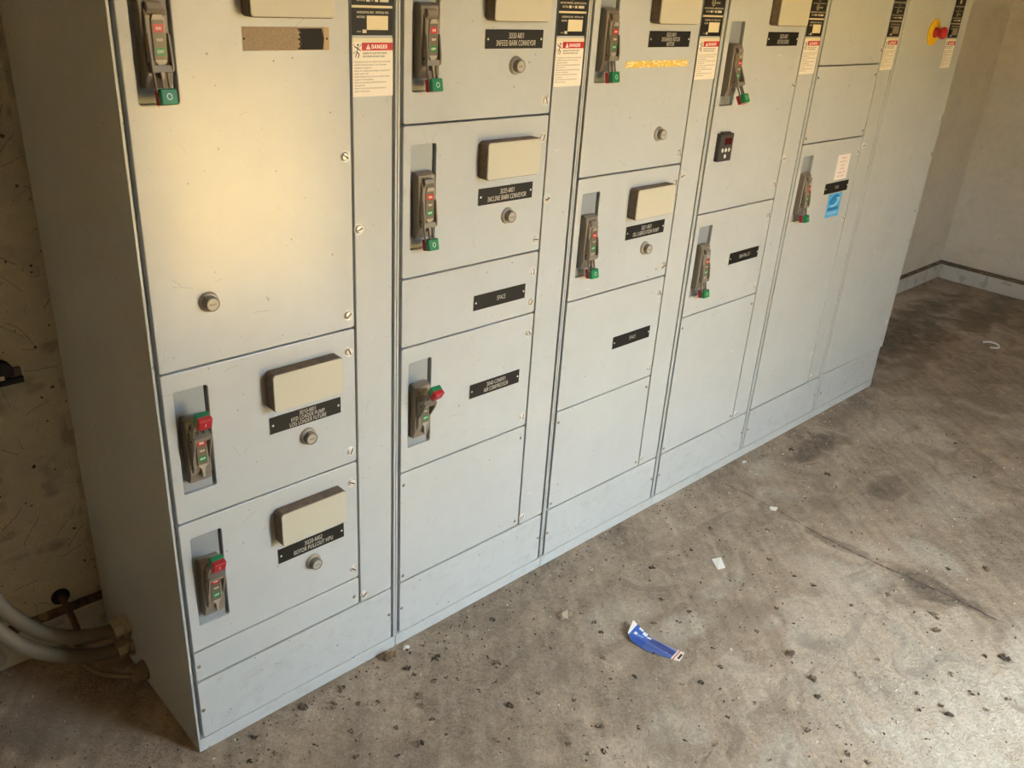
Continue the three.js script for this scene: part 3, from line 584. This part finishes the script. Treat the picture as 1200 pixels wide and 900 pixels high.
tag(fitting('conduit_connector', 0.068, -0.333), 'lower steel conduit connector on the cabinet side', 'connector', 'conduit connectors');
{
  const g = join([(() => { const c = new THREE.CylinderGeometry(0.021, 0.021, 0.03, 24); c.rotateZ(Math.PI / 2); c.translate(-0.015, 0, 0); return c.toNonIndexed(); })(), (() => { const c = new THREE.CylinderGeometry(0.0235, 0.0235, 0.006, 24); c.rotateZ(Math.PI / 2); c.translate(-0.003, 0, 0); return c.toNonIndexed(); })()]);
  const h = tag(mesh('cable_hub', g, M.cable), 'grey cable hub low on the cabinet side below the conduits', 'hub'); h.position.set(0, 0.042, -0.262);
  tag(mesh('thin_cable', tube([[-0.03, 0.040, -0.262], [-0.058, 0.048, -0.275], [-0.085, 0.052, -0.30], [-0.118, 0.075, -0.375], [-0.13, 0.092, -0.44], [-0.15, 0.095, -0.52]], 0.0055, 40, 10), M.cable), 'thin grey cable running under the conduits into the hub', 'cable');
}
{ // hole in the back wall with a rusty wire
  const ring = tag(mesh('wall_hole', (() => { const g = new THREE.CylinderGeometry(0.021, 0.021, 0.003, 28); g.rotateX(Math.PI / 2); return g; })(), M.dark), 'dark round hole in the back wall above the conduits', 'hole'); ring.position.set(-0.080, 0.115, FZ0 + 0.0018);
  tag(mesh('rusty_wire', tube([[-0.078, 0.114, FZ0 + 0.004], [-0.079, 0.112, -0.515], [-0.078, 0.10, -0.497], [-0.073, 0.07, -0.490], [-0.07, 0.035, -0.485], [-0.08, 0.008, -0.47]], 0.0075, 40, 10), M.rustCable), 'rusty brown wire hanging out of the wall hole', 'wire');
}
{ // conduit clip screwed to the back wall
  const c = new THREE.Group(); c.name = numbered('wall_clip'); c.position.set(-0.115, 0.715, FZ0); scene.add(c);
  tag(c, 'dark metal clip screwed to the back wall', 'clip');
  mesh('base_plate', box(-0.06, 0.046, -0.032, -0.018, 0.0, 0.012, 0.002), M.rubber, c);
  mesh('saddle', (() => { const s = new THREE.Shape(); s.moveTo(-0.06, 0); s.lineTo(0.026, 0); s.quadraticCurveTo(0.03, 0.03, 0.0, 0.034); s.lineTo(-0.06, 0.034); const g = new THREE.ExtrudeGeometry(s, { depth: 0.018, bevelEnabled: true, bevelSize: 0.002, bevelThickness: 0.002, bevelSegments: 2 }); g.translate(0, -0.008, 0.002); return g; })(), M.rubber, c);
  mesh('tongue', box(-0.06, 0.008, -0.013, -0.004, 0.012, 0.024, 0.001), M.zinc, c);
  mesh('wing_screw', box(0.022, 0.044, -0.016, 0.004, 0.002, 0.012, 0.003), M.bronze, c);
}

// ---------------------------------------------------------------- litter on the floor
{ // empty blister pack: bent card with clear bubble
  const p = new THREE.Group(); p.name = numbered('blister_pack'); p.position.set(1.0, 0, 0.36); scene.add(p);
  tag(p, 'empty blue and clear blister pack lying on the floor', 'package');
  // outline in floor coordinates relative to the base point
  const out = [[0.030, -0.030], [-0.012, -0.012], [-0.021, 0.008], [-0.018, 0.050], [0.002, 0.098], [0.018, 0.132], [0.053, 0.122], [0.042, 0.080], [0.031, 0.030]];
  const cardTex = canvasTex(512, 256, (c, w, h) => {
    c.fillStyle = '#5b74b4'; c.fillRect(0, 0, w, h); c.fillStyle = '#3f66bd'; c.fillRect(0, 0, 190, h); c.fillStyle = '#2b3f86'; c.fillRect(190, 96, 230, 80); c.fillStyle = '#9b98a8'; c.fillRect(200, 0, 224, 76);
    c.fillStyle = '#f1f1ee'; c.fillRect(0, 0, 34, h); for (const [x, y, a, b] of [[66, 40, 40, 44], [112, 66, 38, 46], [158, 92, 40, 40], [58, 140, 26, 40]]) c.fillRect(x, y, a, b);
    c.fillStyle = '#7fb4ee'; c.fillRect(92, 140, 50, 40); c.fillStyle = '#efe0d8'; c.fillRect(424, 0, 88, h); c.fillStyle = '#1d1512'; c.fillRect(462, 84, 18, 92); c.fillStyle = '#b5725c'; c.fillRect(436, 30, 10, 190);
  });
  const s = new THREE.Shape(out.map(([x, z]) => new THREE.Vector2(x, -z)));
  const g = new THREE.ExtrudeGeometry(s, { depth: 0.0008, bevelEnabled: false }); g.rotateX(-Math.PI / 2); g.translate(0, 0.0015, 0);
  { const q = g.attributes.position, uv = g.attributes.uv, ax = [0.026, 0.157], L = Math.hypot(...ax); for (let i = 0; i < q.count; i++) { const dx = q.getX(i) - 0.009, dz = q.getZ(i) + 0.022; const u = (dx * ax[0] + dz * ax[1]) / (L * L), v = (dx * ax[1] - dz * ax[0]) / L / 0.06 + 0.5; uv.setXY(i, u, v); const lift = u < 0.3 ? (0.3 - u) * (0.3 - u) * 0.16 : 0; q.setY(i, q.getY(i) + lift); } g.computeVertexNormals(); }
  mesh('card', g, printed(cardTex, 0.35), p);
  const bub = new THREE.CapsuleGeometry(0.011, 0.075, 6, 16); bub.scale(1, 1, 0.7); bub.rotateX(Math.PI / 2); bub.rotateY(0.22); bub.translate(0.004, 0.006, 0.052);
  mesh('bubble', bub, new THREE.MeshPhysicalMaterial({ color: lin(0.9, 0.92, 1), roughness: 0.12, transmission: 1, thickness: 0, ior: 1.45 }), p);
}
function scrap(name, pts, y, mat, label, cat, group) {
  const cx = pts.reduce((a, b) => a + b[0], 0) / pts.length, cz = pts.reduce((a, b) => a + b[1], 0) / pts.length;
  const s = new THREE.Shape(pts.map(([x, z]) => new THREE.Vector2(x - cx, -(z - cz))));
  const g = new THREE.ExtrudeGeometry(s, { depth: y, bevelEnabled: true, bevelSize: 0.0006, bevelThickness: 0.0006, bevelSegments: 1 }); g.rotateX(-Math.PI / 2); g.translate(0, 0.001, 0);
  const q = g.attributes.position; for (let i = 0; i < q.count; i++) q.setY(i, q.getY(i) + 2.2 * Math.max(0, q.getX(i)) ** 2 * 6); g.computeVertexNormals();
  const m = mesh(name, g, mat); m.position.set(cx, 0, cz); return tag(m, label, cat, group);
}
scrap('paper_scrap', [[1.439, 0.295], [1.459, 0.311], [1.436, 0.344], [1.411, 0.335]], 0.0012, M.white, 'white square of folded paper on the floor', 'paper');
scrap('paper_flake', [[1.833, 0.248], [1.845, 0.269], [1.827, 0.274], [1.818, 0.261]], 0.001, M.white, 'small white flake on the floor near the joint line', 'paper');
tag((() => { const m = mesh('plastic_strap', tube([[0, 0.006, 0], [0.03, 0.008, 0.02], [0.03, 0.006, 0.06], [-0.01, 0.005, 0.075], [-0.045, 0.006, 0.05]], 0.005, 30, 8), M.white); m.position.set(4.03, 0, 0.11); return m; })(), 'curled white strap on the floor by the end wall', 'strap');

const R = rng(2024);
function shard(r, sx, sy, sz, seed) { // irregular flake
  const g = new THREE.IcosahedronGeometry(r, 0), q = g.attributes.position, seen = {};
  const rr = rng(seed);
  for (let i = 0; i < q.count; i++) { const k = [q.getX(i), q.getY(i), q.getZ(i)].map((v) => v.toFixed(5)).join(); const f = seen[k] ??= 0.6 + rr() * 0.8; q.setXYZ(i, q.getX(i) * sx * f, q.getY(i) * sy * f, q.getZ(i) * sz * f); }
  g.computeVertexNormals(); return g;
}
function crumbCluster(seed) {
  const r = rng(seed), list = [], n = 3 + Math.floor(r() * 5);
  for (let k = 0; k < n; k++) {
    const g = shard(0.0042 * (0.5 + r()), 1 + r() * 1.6, 0.5 + r() * 0.4, 0.6 + r() * 0.5, seed * 31 + k);
    g.rotateY(r() * 6.28); g.translate((r() - 0.5) * 0.022, 0.0022, (r() - 0.5) * 0.018); list.push(g);
  }
  const j = join(list); j.computeBoundingBox(); j.translate(0, -j.boundingBox.min.y, 0); return j;
}
const crumbs = Array.from({ length: 8 }, (_, k) => crumbCluster(100 + k));
M.bark = [std(lin(0.13, 0.096, 0.068), 0.9), std(lin(0.075, 0.056, 0.041), 0.9), std(lin(0.22, 0.16, 0.11), 0.9)];
const chipAt = [[0.922,0.198],[0.962,0.213],[1.267,0.204],[1.428,0.232],[1.575,0.404],[1.081,0.358],[1.135,0.401],[1.193,0.392],[1.175,0.313],[1.408,0.427],[1.564,0.493],[1.389,0.538],[1.268,0.557],[1.266,0.667],[0.958,0.544],[1.002,0.57],[1.082,0.572],[1.127,0.52],[0.672,0.338],[0.716,0.412],[0.878,0.362],[0.797,0.236],[0.706,0.503],[0.659,0.554],[0.63,0.533],[0.87,0.701],[0.96,0.674],[1.046,0.688],[1.226,0.744],[1.183,0.784],[1.135,0.86],[1.067,0.82],[1.072,0.912],[0.922,0.809],[0.617,0.491],[0.964,0.257],[0.945,0.297],[0.886,0.455],[0.772,0.559],[1.568,0.198],[1.707,0.319],[1.579,0.407],[1.568,0.551],[1.567,0.669],[1.697,0.713],[1.681,0.794],[1.715,0.844],[1.656,0.871],[1.418,0.815],[1.327,0.81],[1.385,0.936],[1.336,0.961],[1.39,0.99],[1.376,1.012],[1.489,1.022],[1.463,1.068],[1.544,1.093],[1.263,1.013],[1.091,0.953],[1.18,0.779],[1.693,1.031],[1.653,0.994],[1.519,0.965],[2.059,0.854],[1.964,0.773],[2.129,0.604],[0.121,0.1],[0.065,0.084],[0.332,0.099],[0.37,0.121],[0.286,0.071],[0.276,0.155],[0.245,0.219],[0.199,0.139],[0.313,0.276],[0.373,0.276],[0.357,0.21],[0.43,0.24],[0.503,0.38],[0.508,0.152],[0.538,0.163],[0.556,0.188],[0.482,0.109],[0.49,0.083],[0.663,0.207],[0.656,0.175],[0.57,0.246],[0.595,0.325],[0.761,0.083],[0.613,0.253],[0.562,0.101],[0.564,0.045],[0.449,0.169],[0.442,0.2],[0.327,0.037],[0.229,0.03],[0.105,0.035],[0.66,0.03],[2.462,0.139],[2.333,0.14],[2.181,0.267],[2.241,0.086],[2.361,0.063],[2.108,0.047],[2.991,0.141],[3.007,0.279],[2.442,0.378],[2.595,0.607],[2.811,0.461]];
chipAt.forEach(([x, z], k) => {
  const m = mesh('bark_crumb', crumbs[k % 8], M.bark[Math.floor(R() * 3)]);
  m.position.set(x, 0.0002, z); m.rotation.y = R() * 6.28; const s = 0.45 + R() * R() * 0.65; m.scale.set(s, s, s);
  tag(m, 'small dark crumb of bark lying on the dusty floor', 'bark crumb', 'bark crumbs scattered over the floor');
});
{ // larger clods
  const clod = (name, x, z, r, mat, label, cat, seed) => { const g = join([shard(r, 1.3, 0.7, 1, seed), shard(r * 0.7, 1, 0.8, 1.2, seed + 1).translate(r, -r * 0.05, r * 0.4), shard(r * 0.5, 1, 0.8, 1, seed + 2).translate(-r, -r * 0.15, r * 0.3)]); g.computeBoundingBox(); g.translate(0, -g.boundingBox.min.y, 0); const m = mesh(name, g, mat); m.position.set(x, 0, z); return tag(m, label, cat); };
  clod('dry_clod', 0.916, 0.192, 0.013, std(lin(0.42, 0.34, 0.25), 0.95), 'pale dry clod of dirt on the open floor', 'clod', 301);
  clod('bark_piece', 0.470, 0.024, 0.013, std(lin(0.24, 0.15, 0.08), 0.9), 'brown piece of bark against the foot of the cabinets', 'bark', 311);
  clod('pale_pebble', 0.523, 0.022, 0.006, M.white, 'white pebble beside the brown bark at the cabinet foot', 'pebble', 321);
  clod('pale_pebble', 2.012, 0.030, 0.007, M.white, 'white pebble at the cabinet foot below the drive keypad cabinet', 'pebble', 331);
}
{ // fine grit and dust grains
  const n = 3400, geo = shard(0.0021, 1.2, 0.7, 1, 900), im = new THREE.InstancedMesh(geo, std(0xffffff, 0.9), n), o = new THREE.Object3D(), c = new THREE.Color();
  for (let k = 0; k < n; k++) {
    let x, z; const t = R();
    if (t < 0.22) { x = R() * 3.0; z = 0.012 + R() * R() * 0.16; } else if (t < 0.34) { x = -0.5 + R() * 0.48; z = -0.49 + R() * 0.9; } else { x = R() * 2.9; z = 0.02 + R() * 1.3; }
    o.position.set(x, 0.0008, z); o.rotation.set(R() * 6, R() * 6, R() * 6); const s = 0.45 + R() * R() * 1.5; o.scale.set(s, s, s); o.updateMatrix(); im.setMatrixAt(k, o.matrix);
    const q = R(); if (q < 0.22) c.setRGB(0.72, 0.66, 0.55); else if (q < 0.75) c.setRGB(0.09, 0.07, 0.055); else c.setRGB(0.24, 0.18, 0.13); im.setColorAt(k, c);
  }
  im.name = 'floor_grit'; im.castShadow = im.receiveShadow = true; scene.add(im);
  tag(im, 'fine grit and wood crumbs strewn over the concrete floor', 'grit', null, 'stuff');
}

renderer.render(scene, camera);
